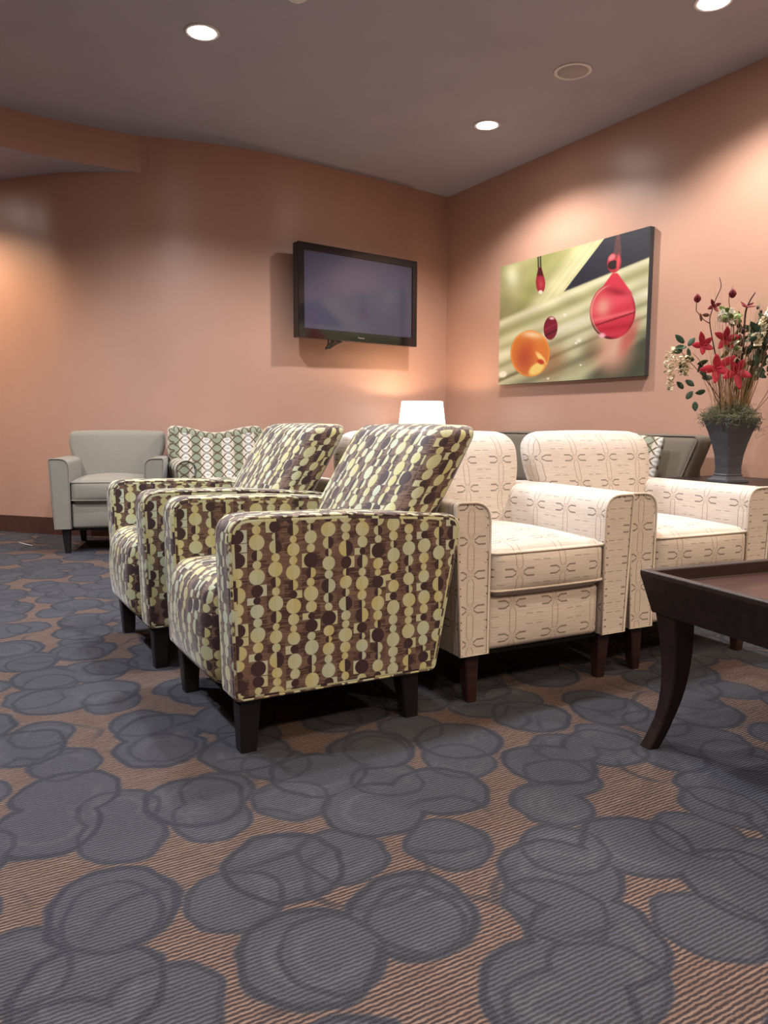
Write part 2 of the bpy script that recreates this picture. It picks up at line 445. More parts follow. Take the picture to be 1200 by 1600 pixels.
def sq(cx, cy, z, hx, hy, r=.004):
    o = []
    for sx, sy in ((1, 1), (-1, 1), (-1, -1), (1, -1)):
        a = (cx + sx * hx, cy + sy * (hy - r)); b = (cx + sx * (hx - r), cy + sy * hy)
        o += [(*a, z), (*b, z)] if sx * sy > 0 else [(*b, z), (*a, z)]
    return o
def leg(top, zt, foot, ht, hf, mat, parent, name='leg'):
    return obj(name, loft([sq(foot[0], foot[1], 0, hf, hf), sq(foot[0], foot[1], .004, hf, hf), sq(top[0], top[1], zt, ht, ht)]), mat, parent, wn=False, flat=True)

# ------------------------------------------------------------------ room shell
path = catmull([(4.12, 6.0), (3.315, 5.878), (2.746, 5.804), (2.286, 5.75), (1.79, 5.79), (1.33, 5.905), (.907, 6.143), (.66, 6.40), (.36, 6.74),
                (0, 7.05), (-.6, 7.4), (-1.5, 7.6), (-3.6, 7.7)], 8)
def ribbon(path, z0, z1, th, off=0.):
    """vertical slab following a 2D path, thickness th behind it (away from the room)"""
    n = len(path); nr = []
    for i in range(n):
        d = path[min(i + 1, n - 1)] - path[max(i - 1, 0)]; d = Vector((d[0], d[1])).normalized(); nr.append(Vector((d.y, -d.x)))
    bm = bmesh.new(); R_ = []
    for p, q in zip(path, nr):
        a = Vector((p[0], p[1])) - q * off; b = a + q * th
        R_.append([bm.verts.new((a.x, a.y, z0)), bm.verts.new((a.x, a.y, z1)), bm.verts.new((b.x, b.y, z1)), bm.verts.new((b.x, b.y, z0))])
    for A, B in zip(R_, R_[1:]):
        for k in range(4): bm.faces.new((A[k], B[k], B[(k + 1) % 4], A[(k + 1) % 4]))
    bm.faces.new(R_[0]); bm.faces.new(R_[-1][::-1])
    return bm
struct('floor', box((-3.7, -3.2, -.1), (4.3, 8, 0)), M['carpet'], flat=True)
struct('ceiling', box((-3.7, -3.2, ZC), (4.3, 8, ZC + .1)), M['ceil'], flat=True)
wf = struct('wall_far', ribbon(path, 0, ZC, .12), M['wall'], wn=False)
wf.data.set_sharp_from_angle(angle=R(40))
struct('wall_right', box((4.12, -3.2, 0), (4.24, 6.15, ZC)), M['wall'], flat=True)
struct('wall_left', box((-3.72, -3.2, 0), (-3.6, 7.8, ZC)), M['wall'], flat=True)
struct('wall_rear', box((-3.72, -3.2, 0), (4.24, -3.08, ZC)), M['wall'], flat=True)
bb = struct('baseboard_far', ribbon(path, 0, .13, .014, .014), M['base'], wn=False); bb.data.set_sharp_from_angle(angle=R(40))
struct('baseboard_right', box((4.105, -3.1, 0), (4.12, 5.98, .13), .002), M['base'], flat=True)
# dropped bulkhead over the alcove at the left: curved salmon face, grey underside
sf = catmull([(1.42, 5.872), (1.33, 5.895), (.856, 5.885), (.458, 5.814), (0, 5.66), (-.6, 5.40), (-1.5, 5.15), (-3.6, 5.0)], 6)
bm = bmesh.new()
back = [Vector((1.42, 5.95)), Vector((1.2, 6.1))] + [Vector((min(1.2, p.x), 7.75)) for p in sf[2:]]
fr = [(bm.verts.new((p.x, p.y, ZS)), bm.verts.new((p.x, p.y, ZC))) for p in sf]
bk = [(bm.verts.new((p.x, p.y, ZS)), bm.verts.new((p.x, p.y, ZC))) for p in back]
for i in range(len(sf) - 1):
    bm.faces.new((fr[i][0], fr[i][1], fr[i + 1][1], fr[i + 1][0])).material_index = 0
    bm.faces.new((fr[i][0], fr[i + 1][0], bk[i + 1][0], bk[i][0])).material_index = 1
bh = struct('trim_1', bm, [M['wall'], M['ceil']], wn=False); bh.data.set_sharp_from_angle(angle=R(40))

# ------------------------------------------------------------------ ceiling fittings
def downlight(x, y, z, watts, c, label):
    t = thing('recessed_downlight', label, 'ceiling light', (x, y, z), 0, 'recessed ceiling downlights')
    obj('trim_ring', lathe([(.072, -.001), (.072, -.006), (.088, -.006), (.094, -.001)], 32), M['white'], t, wn=False)
    obj('lens', lathe([(.004, -.0085), (.07, -.0045), (.072, -.001)], 32), M['bulb'], t, wn=False)
    l = bpy.data.lights.new('downlight_beam', 'SPOT'); l.energy = watts; l.color = c; l.spot_size = R(142); l.spot_blend = .5
    l.shadow_soft_size = .055
    lo = bpy.data.objects.new('downlight_beam', l); COL.objects.link(lo); lo.location = (0, 0, -.03); lo.parent = t
LB = {0: 'bright recessed downlight in the grey ceiling at upper left', 1: 'bright recessed downlight nearest the corner, left of the round speaker',
      2: 'bright recessed downlight cut off by the top edge, right of the speaker', 12: 'recessed downlight under the dropped ceiling at left, above the alcove'}
for i, (x, y, z, wt, c) in enumerate(DOWN):
    downlight(x, y, z, wt, c, LB.get(i, 'recessed downlight in the grey ceiling outside the view'))
t = thing('ceiling_speaker', 'round white-rimmed speaker flush in the grey ceiling between two lights', 'speaker', (3.309, 3.559, ZC))
obj('rim', lathe([(.088, -.001), (.090, -.006), (.106, -.006), (.112, -.001)], 40), M['white'], t, wn=False)
obj('grille', lathe([(.004, -.004), (.089, -.0035), (.09, -.001)], 40), M['grille'], t, wn=False)
t = thing('smoke_detector', 'small pale ceiling fitting cut off at the top edge', 'detector', (1.60, 3.63, ZC))
obj('housing', lathe([(.055, -.001), (.052, -.012), (.035, -.024), (.004, -.026)], 28), M['white'], t, wn=False)

# ------------------------------------------------------------------ patterned armchairs (facing -x)
def dotted_chair(label):
    t = thing('patterned_armchair', label, 'armchair', (0, 0, 0), 0, 'dotted brown and green armchairs')
    D, O = M['dots'], .323
    prof = rounded([(.012, .152, .022), (0, .630, .062), (.34, .624, .5), (.712, .597, .05), (.62, .142, .025)], 8)
    for s in (-1, 1):
        a = obj('armrest', extrude(prof, 1, s * (O - .112), s * O, .016), D, t)
        for e, off in ((O - .004, 0), (O - .108, 0)):
            pp = [(q[0] , s * e, q[1]) for q in rounded([(.018, .159, .02), (.006, .624, .058), (.34, .618, .5), (.704, .591, .047), (.615, .149, .02)], 8)]
            obj('piping', tube(pp, .0042, 6, closed=True), D, a, wn=False)
    # seat: waterfall front that bulges a little past the arms
    def sf_(p):
        k = max(0, (p.z - .155) / .3); b = .012 * math.sin(math.pi * min(1, k))
        if p.x < .25: p = Vector((p.x - b, p.y, p.z))
        return p
    obj('seat', rbox((-.008, -.208, .153), (.50, .208, .452), .055, (.012, 0, .014), 'yx', sf_, m=10), D, t)
    def bf(p):
        z = p.z - .40; return Vector((p.x + z * .66 - .02 * (z / .45) ** 2, p.y, p.z))
    bkk = obj('backrest', rbox((.385, -.264, .42), (.545, .264, .853), .040, (.022, .004, .006), 'yx', bf, m=10), D, t)
    obj('rear_panel', rbox((.50, -.21, .15), (.62, .21, .60), .02, top='yx', fn=lambda p: Vector((p.x + (p.z - .15) * .19, p.y, p.z))), D, t)
    obj('bottom_lining', box((.03, -.30, .140), (.60, .30, .156)), M['under'], t, flat=True)
    for s in (-1, 1):
        leg((.062, s * .272), .150, (.062, s * .262), .030, .022, M['leg'], t)
        leg((.545, s * .272), .150, (.565, s * .262), .030, .022, M['leg'], t)
    return t
c0 = dotted_chair('nearest brown armchair with green dotted fabric, in front of its twin')
c0.location = (.598, 2.128, 0)
place(c0, (.574, 2.945, 0), 'farther brown and green dotted armchair, left of and behind its twin')

# ------------------------------------------------------------------ upholstered club armchairs (facing -y)
def club_chair(name, label, cat, fab, welt, W=.71, D=.68, legm=None, zb=.16, ztop=.825, arm_z=.625, group=None, flare=.03, br=.07):
    t = thing(name, label, cat, (0, 0, 0), 0, group); legm = legm or M['leg2']; h = W / 2
    for s in (-1, 1):
        pr = rounded([(s * (h - .115), zb), (s * (h - .115), arm_z, .085), (s * (h - .002 + flare * .3), arm_z + .002, .016), (s * (h - .014), zb)], 7)
        a = obj('armrest', extrude(pr, 1, 0, D - .06, .010), fab, t)
        pp = [(q.x, -.001, q.y) for q in pr]
        obj('piping', tube(pp, .0042, 6, closed=True), welt, a, wn=False)
        pp = [(s * (h - .002 + flare * .3), .004, arm_z), (s * (h - .002 + flare * .3), D - .1, arm_z)]
    ci = h - .118
    obj('front_rail', rbox((-ci, .014, zb), (ci, .12, .335), .02, (0, .012, 0), fn=None), fab, t)
    cu = obj('seat_cushion', rbox((-ci + .002, -.014, .332), (ci - .002, D - .17, .485), .036, (0, .016, .028), m=10), fab, t)
    for zz, dy in ((.352, 0), (.468, 0)):
        q = rounded([(-ci + .003, -.012, .03), (ci - .003, -.012, .03), (ci - .003, D - .2, .03), (-ci + .003, D - .2, .03)], 4)
        def front(y): return y
        pts = []
        for i in range(len(q)):
            pts.append(q[i])
        # follow the bowed front of the cushion
        dens = []
        for i in range(len(pts)):
            a, b = pts[i], pts[(i + 1) % len(pts)]; nseg = 10 if (b - a).length > .1 else 1
            for j in range(nseg):
                p = a + (b - a) * j / nseg
                dens.append((p.x, p.y - (.006 * (1 - (p.x / ci) ** 2) if p.y < .01 else 0), zz))
        obj('piping', tube(dens, .0042, 6, closed=True), welt, cu, wn=False)
    # back: full width above the arms, bulging sides, pinched where it meets the arm tops
    def bf(p):
        z = p.z; k = (z - .40) / (ztop - .40)
        s = 1 - .12 * math.exp(-((z - .56) / .07) ** 2) if z > .5 else .88
        if z > .66: s += .015 * math.sin((z - .66) / (ztop - .66) * math.pi)
        return Vector((p.x * s, p.y + (z - .40) * .22, z))
    bk_ = obj('backrest', rbox((-h + .028, D - .255, .40), (h - .028, D - .105, ztop), br, (.0, .02, .008), fn=bf, m=12), fab, t)
    obj('back_panel', rbox((-h + .03, D - .10, zb), (h - .03, D - .04, .60), .02), fab, t)
    obj('bottom_lining', box((-h + .05, .03, zb - .014), (h - .05, D - .08, zb + .002)), M['under'], t, flat=True)
    for s in (-1, 1):
        leg((s * (h - .075), .05), zb, (s * (h - .082), .045), .026, .017, legm, t)
        leg((s * (h - .075), D - .09), zb, (s * (h - .082), D - .07), .026, .017, legm, t)
    return t
cg = 'cream lattice-patterned armchairs'
k0 = club_chair('cream_armchair', 'left cream armchair with lattice pattern, right behind the dotted armchair', 'armchair', M['cream'], M['welt'], W=.69, D=.74, group=cg)
k0.location = (1.652, 1.815, 0); k0.rotation_euler = (0, 0, R(-2.5))
place(k0, (2.352, 1.79, 0), 'right cream armchair with lattice pattern, behind the coffee table', R(-4))
place(k0, (1.715, 3.44, 0), 'cream armchair turned away, seen in the gap between the two dotted armchairs', R(180))
gch = club_chair('grey_armchair', 'plain grey armchair with black tapered legs at far left by the wall', 'armchair', M['grey'], M['grey'], W=.70, legm=M['leg'], ztop=.795, arm_z=.62, zb=.165, D=.66, br=.035)
c, s = math.cos(R(-19)), math.sin(R(-19))
gch.location = (.604 + .35 * c, 5.35 + .35 * s, 0); gch.rotation_euler = (0, 0, R(-19))
g2 = club_chair('taupe_armchair', 'grey-taupe armchair at right edge beyond the vase table, mostly hidden', 'armchair', M['grey'], M['grey'], W=.74, legm=M['leg'], ztop=.79, arm_z=.56, zb=.17, D=.74)
g2.location = (3.16, 1.955, 0); g2.rotation_euler = (0, 0, R(-90))

# ------------------------------------------------------------------ wing chair with diamond weave
def wing_chair():
    t = thing('wing_chair', 'white and sage diamond-patterned armchair with a dipped winged back', 'armchair', (1.665, 4.93, 0), R(-8)); F = M['ogee']
    out = rounded([(-.27, .30, .05), (-.30, .50, .3), (-.35, .66, .2), (-.34, .845, .085), (-.2, .825, .3), (0, .775, .5), (.2, .825, .3), (.34, .845, .085), (.35, .66, .2), (.30, .50, .3), (.27, .30, .05)], 8)
    obj('backrest', extrude(out, 1,   .46, .60, .045, fn=lambda v: Vector((v.x, v.y + (v.z - .4) * .15 - .05 * (abs(v.x) / .34) ** 3, v.z))), F, t)
    for s in (-1, 1):
        pr = []
        n = 16
        for k in range(n + 1):
            a = math.pi * (-.12 + 1.25 * k / n); pr.append(Vector((s * (.287 + .065 * math.cos(a)), .545 + .065 * math.sin(a))))
        pr += [Vector((s * .238, .16)), Vector((s * .318, .16))]
        a_ = obj('armrest', extrude(pr, 1, 0, .50, .014), F, t)
        obj('piping', tube([(q.x, .0, q.y) for q in pr], .004, 6, closed=True), M['brownwelt'], a_, wn=False)
    obj('front_rail', rbox((-.235, .005, .16), (.235, .1, .32), .015), F, t)
    obj('seat_cushion', rbox((-.235, -.01, .32), (.235, .50, .46), .035, (0, .01, .02)), F, t)
    for s in (-1, 1):
        leg((s * .275, .05), .16, (s * .275, .05), .025, .017, M['leg'], t); leg((s * .28, .53), .16, (s * .28, .55), .025, .017, M['leg'], t)
wing_chair()

# ------------------------------------------------------------------ sofa along the right wall with cushion and pillow
t = thing('sofa', 'dark olive-grey sofa against the right wall, only its back cushions showing', 'sofa', (4.06, 4.02, 0), R(-90)); F = M['olive']
# local: facing -y, x from -.98 to .98 ; local x maps to world -y
obj('seat_base', rbox((-.92, -.78, .14), (.92, -.05, .30), .02), F, t)
for x0, x1 in ((-.84, -.003), (.003, .84)):
    obj('seat_cushion', rbox((x0, -.80, .30), (x1, -.22, .385), .03, (0, 0, .008)), F, t)
obj('backrest', rbox((-.92, -.17, .14), (.92, -.02, .70), .03, (0, 0, .0)), F, t)
for x0, x1, nm in ((-.90, -.003, 1), (.003, .985, 0)):
    bc = obj('back_cushion', rbox((x0, -.36, .43), (x1, -.20, .795), .04, (.012, .025, .008), fn=lambda p: Vector((p.x + (p.z - .43) * (.22 if p.x > .5 else 0), p.y + (p.z - .43) * .30, p.z)), m=9), F, t)
    q = rounded([(x0 + .008, .44, .04), (x1 - .008, .44, .04), (x1 - .008, .79, .04), (x0 + .008, .79, .04)], 5)
    obj('piping', tube([(a.x + ((a.y - .43) * .22 if a.x > .5 else 0), -.352 + (a.y - .43) * .30, a.y) for a in q], .005, 6, closed=True), M['brownwelt'], bc, wn=False)
for s in (-1, 1):
    obj('armrest', rbox((s * .92 - .07 if s < 0 else .85, -.79, .14), (-.85 if s < 0 else .99, -.04, .53), .04), F, t)
    for y in (-.72, -.1): leg((s * .88, y), .14, (s * .88, y), .025, .018, M['leg'], t)
pl = obj('throw_pillow', rbox((-.235, -.02, -.21), (.235, .02, .21), .02, (0, .062, 0), m=10), M['ogee'])
tag(pl, 'white and brown diamond-patterned throw pillow leaning on the olive sofa', 'pillow')
pl.location = (3.55, 3.31, .60); pl.rotation_euler = (R(-18), R(4), R(-72))

# ------------------------------------------------------------------ end table, vase and arrangement
t = thing('end_table', 'dark wood end table carrying the slate vase between sofa and armchair', 'table', (3.66, 2.70, 0))
obj('tabletop', box((-.42, -.31, .528), (.42, .31, .556), .003), M['table'], t, flat=True)
obj('apron', box((-.39, -.28, .45), (.39, .28, .528), .002), M['table'], t, flat=True)
for sx in (-1, 1):
    for sy in (-1, 1): leg((sx * .36, sy * .25), .45, (sx * .36, sy * .25), .028, .018, M['table'], t)
VX, VY, VZ = 3.62, 2.62, .556
v = thing('vase', 'tall slate-grey square tapered vase on the dark end table', 'vase', (VX, VY, VZ), R(-12))
pf = [(.092, 0), (.094, .004), (.092, .014), (.074, .024), (.066, .034), (.068, .040), (.062, .046), (.060, .08), (.066, .14), (.080, .20), (.098, .26), (.116, .31), (.122, .325), (.128, .328), (.128, .338), (.112, .338), (.105, .31)]
obj('vase_body', loft([sq(0, 0, z, r * .80, r * .80, .006) for r, z in pf]), M['vase'], v, wn=False, flat=True)
# local frame of the arrangement: u to the right as seen from the seats, w toward the wall, z up from the vase foot
CU, SU = math.cos(R(-30)), math.sin(R(-30))
def A(u, z, wd=0.): return Vector((VX + u * CU - wd * SU, VY + u * SU + wd * CU, VZ + z))
def petal(bm, base, d, L, Wd, cup=.25, up=None):
    d = d.normalized(); up = up or Vector((0, 0, 1)); sd = d.cross(up)
    sd = sd.normalized() if sd.length > .01 else Vector((1, 0, 0)); nn = sd.cross(d)
    rows = []
    for i in range(6):
        q = i / 5; wd = Wd * math.sin(math.pi * min(.97, .08 + q * .9)) ** .8; b = base + d * L * q + nn * cup * L * (q * q) * .5
        rows.append([bm.verts.new(b - sd * wd + nn * wd * .3), bm.verts.new(b - nn * .001), bm.verts.new(b + sd * wd + nn * wd * .3)])
    for a, b in zip(rows, rows[1:]):
        bm.faces.new((a[0], a[1], b[1], b[0])); bm.faces.new((a[1], a[2], b[2], b[1]))
def solid(o, th=.0012):
    m = o.modifiers.new('solid', 'SOLIDIFY'); m.thickness = th; return o
def rnd(a=1.): return random.uniform(-a, a)
def rv(): return Vector((rnd(), rnd(), rnd())).normalized()
VIEW = Vector((-.5, -.86, 0))
def flower(parent, c, size, mat, name='flower', n=5, tilt=None, wide=.22):
    bm = bmesh.new(); ax = (tilt or VIEW).normalized(); e1 = ax.cross(Vector((0, 0, 1))).normalized(); e2 = ax.cross(e1)
    off = rnd(3)
    for k in range(n):
        a = off + 2 * math.pi * k / n + rnd(.2); d = (e1 * math.cos(a) + e2 * math.sin(a)) + ax * .25
        petal(bm, c, d, size * random.uniform(.7, 1.2), size * wide, .3, ax)
    return solid(obj(name, bm, mat, parent, wn=False))
def bud(parent, c, size, mat, name='flower_bud'):
    bm = bmesh.new()
    for k in range(5):
        a = k * 1.256; petal(bm, c, Vector((math.cos(a) * .35, math.sin(a) * .35, 1)), size, size * .38, -.5, Vector((math.cos(a), math.sin(a), 0)))
    return solid(obj(name, bm, mat, parent, wn=False))
def leaves(parent, pts, L, mat):
    for c, d in pts:
        bm = bmesh.new(); petal(bm, c, d, L * random.uniform(.8, 1.15), L * .26, .15, (VIEW + rv() * .6).normalized())
        solid(obj('leaf', bm, mat, parent, wn=False))
def stemthing(name, label, cat, pts, r, mat, group=None):
    t = thing(name, label, cat, (VX, VY, VZ + .30), 0, group)
    inv = Vector((VX, VY, VZ + .30))
    obj('stem', tube(catmull([p - inv for p in pts], 4), r, 6, taper=(1, .45)), mat, t, wn=False)
    return t, inv
def P(px, py, wd=0.): return ((px - 1137) / 292., (755 - py) / 292., wd)
def AL(px, py, wd, inv): return A(*P(px, py, wd)) - inv
gr = 'branches of the dried flower arrangement'
# crimson branch
t, I = stemthing('flower_branch', 'tallest brown branch with crimson star flowers, leaning left in the slate vase', 'flower branch',
                 [A(-.03, .28), A(*P(1120, 640)), A(*P(1111, 585, -.02)), A(*P(1100, 545, -.03)), A(*P(1093, 512, -.03)), A(*P(1097, 495, -.02)), A(*P(1104, 478)), A(*P(1111, 460)), A(*P(1108, 446))], .0042, M['darkstem'], gr)
for px, py, sz in ((1082, 548, .075), (1104, 582, .095), (1116, 538, .08)): flower(t, AL(px, py, -.05, I), sz, M['red'])
bm = tube([AL(1093, 515, -.03, I), AL(1084, 510, -.03, I), AL(1073, 496, -.02, I), AL(1073, 480, -.02, I)], .0025, 6); obj('side_twig', bm, M['stem'], t, wn=False)
bud(t, AL(1074, 484, -.02, I), .042, M['darkred']); flower(t, AL(1099, 489, -.02, I), .045, M['darkred'], n=4)
leaves(t, [(AL(1080, 512, -.03, I), Vector((-.3, 0, .8))), (AL(1092, 503, -.03, I), Vector((-1, .5, .1)))], .04, M['stem'])
t, I = stemthing('flower_branch', 'brown branch with a dark bud on top, next right of the tallest branch', 'flower branch',
                 [A(0, .28), A(*P(1136, 600, .02)), A(*P(1137, 540, .02)), A(*P(1132, 507)), A(*P(1126, 490)), A(*P(1124, 475)), A(*P(1129, 458))], .0034, M['stem'], gr)
bud(t, AL(1129, 476, 0, I), .045, M['darkred']); flower(t, AL(1134, 586, -.05, I), .09, M['red'])
t, I = stemthing('flower_branch', 'dark plum branch with an oxblood bloom, at the middle of the arrangement', 'flower branch',
                 [A(.02, .28), A(*P(1147, 600, .0)), A(*P(1150, 540, .0)), A(*P(1150, 500)), A(*P(1155, 482)), A(*P(1163, 468))], .0075, M['darkstem'], gr)
flower(t, AL(1150, 490, -.01, I), .045, M['darkred'], n=4, tilt=Vector((0, 0, 1)) + VIEW * .5)
for k in range(7): bud(t, AL(1149 + rnd(6), 575 - k * 9, rnd(.03), I), .03, M['darkstem'])
# leafy branches at left
for lab, base, tip, lv, clus in (
    ('leafy twig arching far left with a hanging cream blossom cluster', (1125, 640), (1045, 552), [(1040, 552), (1053, 545), (1060, 552), (1064, 548), (1050, 556)], (1036, 555, 58)),
    ('lower leafy twig on the left with deep green leaves over the vase rim', (1122, 650), (1068, 560), [(1087, 596), (1060, 612), (1074, 632), (1060, 628), (1088, 616), (1060, 600), (1056, 590), (1088, 570), (1078, 575), (1072, 570), (1085, 580)], (1056, 565, 26))):
    (bx_, by_), (tx_, ty_) = base, tip
    t, I = stemthing('leafy_twig', lab, 'twig', [A(-.05, .28), A(*P(bx_, by_)), A(*P(bx_ * .6 + tx_ * .4, by_ * .55 + ty_ * .45, -.03)), A(*P(tx_ + 14, ty_ + 14, -.04)), A(*P(tx_, ty_, -.05))], .003, M['stem'], gr)
    leaves(t, [(AL(px, py, -.04 + rnd(.03), I), Vector((CU * math.cos(k * 2.4), SU * math.cos(k * 2.4), math.sin(k * 2.4)))) for k, (px, py) in enumerate(lv)], .058, M['leaf'])
    cx, cy, ln = clus
    bm = bmesh.new()
    for k in range(90):
        q = random.random(); wd = .03 * (1 - q * .65); c_ = AL(cx, cy + q * ln, -.05, I) + Vector((rnd(wd), rnd(wd), 0))
        petal(bm, c_, (rv() + Vector((0, 0, -.4))), .021, .0085, .3)
    ob = solid(obj('blossom_cluster', bm, M['creamp'], t, wn=False), .001); ob['label'] = 'hanging cream blossoms'; ob['kind'] = 'stuff'
# cream / white blossom stems
blooms = [('ivory blossom sprig above the crimson flowers, left of the dark branch', (1116, 505), .035, 'whitep', 14), ('small white blossom sprig just left of the dark plum branch', (1134, 508), .025, 'whitep', 8),
          ('white and green blossom cluster low in the middle of the arrangement', (1132, 548), .045, 'whitep', 16), ('peach blossom cluster right of the dark plum branch', (1178, 518), .055, 'creamp', 26),
          ('cream blossom ball low right of centre, beside dark leaves', (1160, 538), .03, 'creamp', 16), ('large ivory blossom cluster at right edge of the picture', (1198, 572), .075, 'creamp', 40),
          ('white blossom cluster high at right edge above the ivory one', (1202, 540), .06, 'whitep', 28), ('tiny white blossoms high right on a thin stem', (1170, 500), .022, 'whitep', 7)]
for lab, (px, py), rad, mt, n in blooms:
    wd = rnd(.04) - (.09 if px > 1155 else 0)
    t, I = stemthing('blossom_stem', lab, 'blossom', [A((px - 1137) / 2500., .28), A(*P((px * .45 + 1137 * .55), 650, wd * .4)), A(*P(px * .85 + 1137 * .15, (py + 640) / 2, wd)), A(*P(px, py, wd))], .0022, M['stem'], 'blossom stems')
    for k in range(n):
        c_ = AL(px, py, wd, I) + rv() * rad * random.uniform(.4, 1)
        flower(t, c_, .024, M[mt], 'blossom', 5, (VIEW + rv()), .45)
    leaves(t, [(AL(px, py, wd, I) + rv() * rad * .9, rv()) for k in range(5 if rad < .03 else 12)], .05, M['leaf'] if px > 1140 else M['lime'])
# dark leaf mass at the right
t, I = stemthing('leafy_twig', 'dense dark green foliage twig right of the plum branch', 'twig', [A(.04, .28), A(*P(1160, 630)), A(*P(1172, 580)), A(*P(1182, 530))], .004, M['stem'], gr)
leaves(t, [(AL(1150 + random.random() * 48, 515 + random.random() * 75, rnd(.07), I), (rv() + Vector((0, 0, .2)))) for k in range(60)], .062, M['leaf'])
# lavender-like spikes
for px, py, lab in ((1143, 500, 'thin purple bud spike left of the plum branch tip'), (1174, 492, 'thin purple bud spike right of the plum branch tip')):
    t, I = stemthing('bud_spike', lab, 'flower stem', [A(0.01, .28), A(*P(1147, 620, .03)), A(*P(px, py + 50, .02)), A(*P(px, py - 8, .02))], .002, M['stem'], gr)
    for k in range(7): bud(t, AL(px + rnd(3), py + k * 6, .02, I), .018, M['darkstem'])
# straw and grass: nobody could count them
bm = bmesh.new()
for k in range(125):
    u0 = rnd(.06); u1 = u0 * 2.6 + rnd(.10); z1 = random.uniform(.55, .95); w0 = rnd(.05)
    tube(catmull([A(u0, .29, w0), A(u0 + (u1 - u0) * .4, .29 + (z1 - .29) * .5, w0 * 1.5), A(u1, z1, w0 * 2.2)], 3), .0015, 4, bm, taper=(1, .4))
o = obj('dried_straw', bm, M['straw'], wn=False); tag(o, 'bundle of thin dried straw stalks fanning out of the slate vase', 'dried grass', kind='stuff')
bm = bmesh.new()
for k in range(60):
    u1 = .19 + rnd(.10); z1 = random.uniform(.80, 1.02); 
    tube(catmull([A(.03 + rnd(.02), .29, rnd(.02)), A(.12 + rnd(.02), .62, .02), A(u1, z1, .03 + rnd(.05))], 4), .0016, 4, bm, taper=(1, .3))
for k in range(30):
    u1 = rnd(.14); z1 = random.uniform(.75, 1.04)
    tube(catmull([A(rnd(.04), .29, rnd(.02)), A(u1 * .6, .62, .02), A(u1, z1, rnd(.05))], 4), .0009, 4, bm, taper=(1, .3))
o = obj('ornamental_grass', bm, M['grass'], wn=False); tag(o, 'fine olive grass blades spraying up at the top right of the arrangement', 'grass', kind='stuff')
bm = bmesh.new()
for k in range(1000):
    a = random.random() * 6.283; rr = math.sqrt(random.random()) * .15
    p = Vector((VX + rr * math.cos(a), VY + rr * math.sin(a), VZ + .35 + (.06 * (1 - rr / .15)) + rnd(.025)))
    if rr > .11: p.z -= random.random() * (.085 if (math.cos(a) > .2) else .03)
    q = [p]
    for j in range(4): q.append(q[-1] + rv() * .016)
    tube(catmull(q, 2), .0009, 3, bm)
bmesh.ops.create_icosphere(bm, subdivisions=3, radius=.5, matrix=Matrix.Translation((VX, VY, VZ + .345)) @ Matrix.Diagonal((.18, .18, .04, 1)))
o = obj('spanish_moss', bm, M['moss'], wn=False); tag(o, 'grey-green moss filling and spilling over the vase rim', 'moss', kind='stuff')

# ------------------------------------------------------------------ table lamp on a small corner table
t = thing('corner_table', 'dark corner table under the lamp, hidden behind the armchairs', 'table', (3.54, 5.42, 0))
obj('tabletop', box((-.30, -.27, .53), (.30, .27, .56), .003), M['table'], t, flat=True)
for sx in (-1, 1):
    for sy in (-1, 1): leg((sx * .26, sy * .22), .53, (sx * .26, sy * .22), .024, .018, M['table'], t)
t = thing('table_lamp', 'glowing white drum-shade table lamp in the corner behind the chairs', 'lamp', (3.54, 5.50, .56))
sh = lathe([(.207, .215), (.174, .482)], 48, cap=False)
o = obj('lamp_shade', sh, M['shade'], t, wn=False); solid(o, .002)
obj('lamp_base', lathe([(.075, 0), (.075, .01), (.03, .03), (.045, .08), (.05, .13), (.02, .2), (.012, .24), (.012, .33), (.004, .335)], 24), M['table'], t, wn=False)
obj('light_bulb', lathe([(.005, .335), (.02, .345), (.028, .375), (.02, .40), (.003, .408)], 20), emit('bulb_glass', (1, .85, .65), 15), t, wn=False)
l = bpy.data.lights.new('bulb_light', 'POINT'); l.energy = 7; l.color = (1, .72, .48); l.shadow_soft_size = .02
lo = bpy.data.objects.new('bulb_light', l); COL.objects.link(lo); lo.location = (0, 0, .43); lo.parent = t

# ------------------------------------------------------------------ television on the far wall
ang = math.atan2(5.804 - 5.624, 3.625 - 2.435)
t = thing('television', 'black flat-screen television mounted on the salmon wall', 'television', (3.03, 5.714, 1.517), ang)
hw = .602
fr_ = bmesh.new()
box((-hw, -.05, 0), (hw, .02, .72), .008, fr_)
obj('casing', fr_, M['black'], t)
bz = bmesh.new()
for lo_, hi_ in (((-hw, -.062, .0), (hw, -.045, .075)), ((-hw, -.062, .665), (hw, -.045, .72)), ((-hw, -.062, .07), (-hw + .055, -.045, .67)), ((hw - .055, -.062, .07), (hw, -.045, .67))): box(lo_, hi_, .003, bz)
obj('bezel', bz, M['black'], t, wn=False, flat=True)
obj('screen', box((-hw + .05, -.053, .07), (hw - .05, -.048, .67)), M['screen'], t, flat=True)
cu = bpy.data.curves.new('logo', 'FONT'); cu.body = 'Panasonic'; cu.size = .017; cu.align_x = 'CENTER'; cu.extrude = .0004
lg = bpy.data.objects.new('logo', cu); COL.objects.link(lg); lg.parent = t; lg.location = (0, -.0635, .028); lg.rotation_euler = (R(90), 0, 0); 
bpy.context.view_layer.update()
me_ = bpy.data.meshes.new_from_object(lg.evaluated_get(bpy.context.evaluated_depsgraph_get())); bpy.data.objects.remove(lg)
me_.materials.clear(); me_.materials.append(M['grille'])
lg = bpy.data.objects.new('logo', me_); COL.objects.link(lg); lg.parent = t; lg.location = (0, -.0635, .028); lg.rotation_euler = (R(90), 0, 0)
obj('wall_bracket', box((-.22, .02, .18), (.22, .085, .54), .004), M['cable'], t, flat=True)
b = bmesh.new()
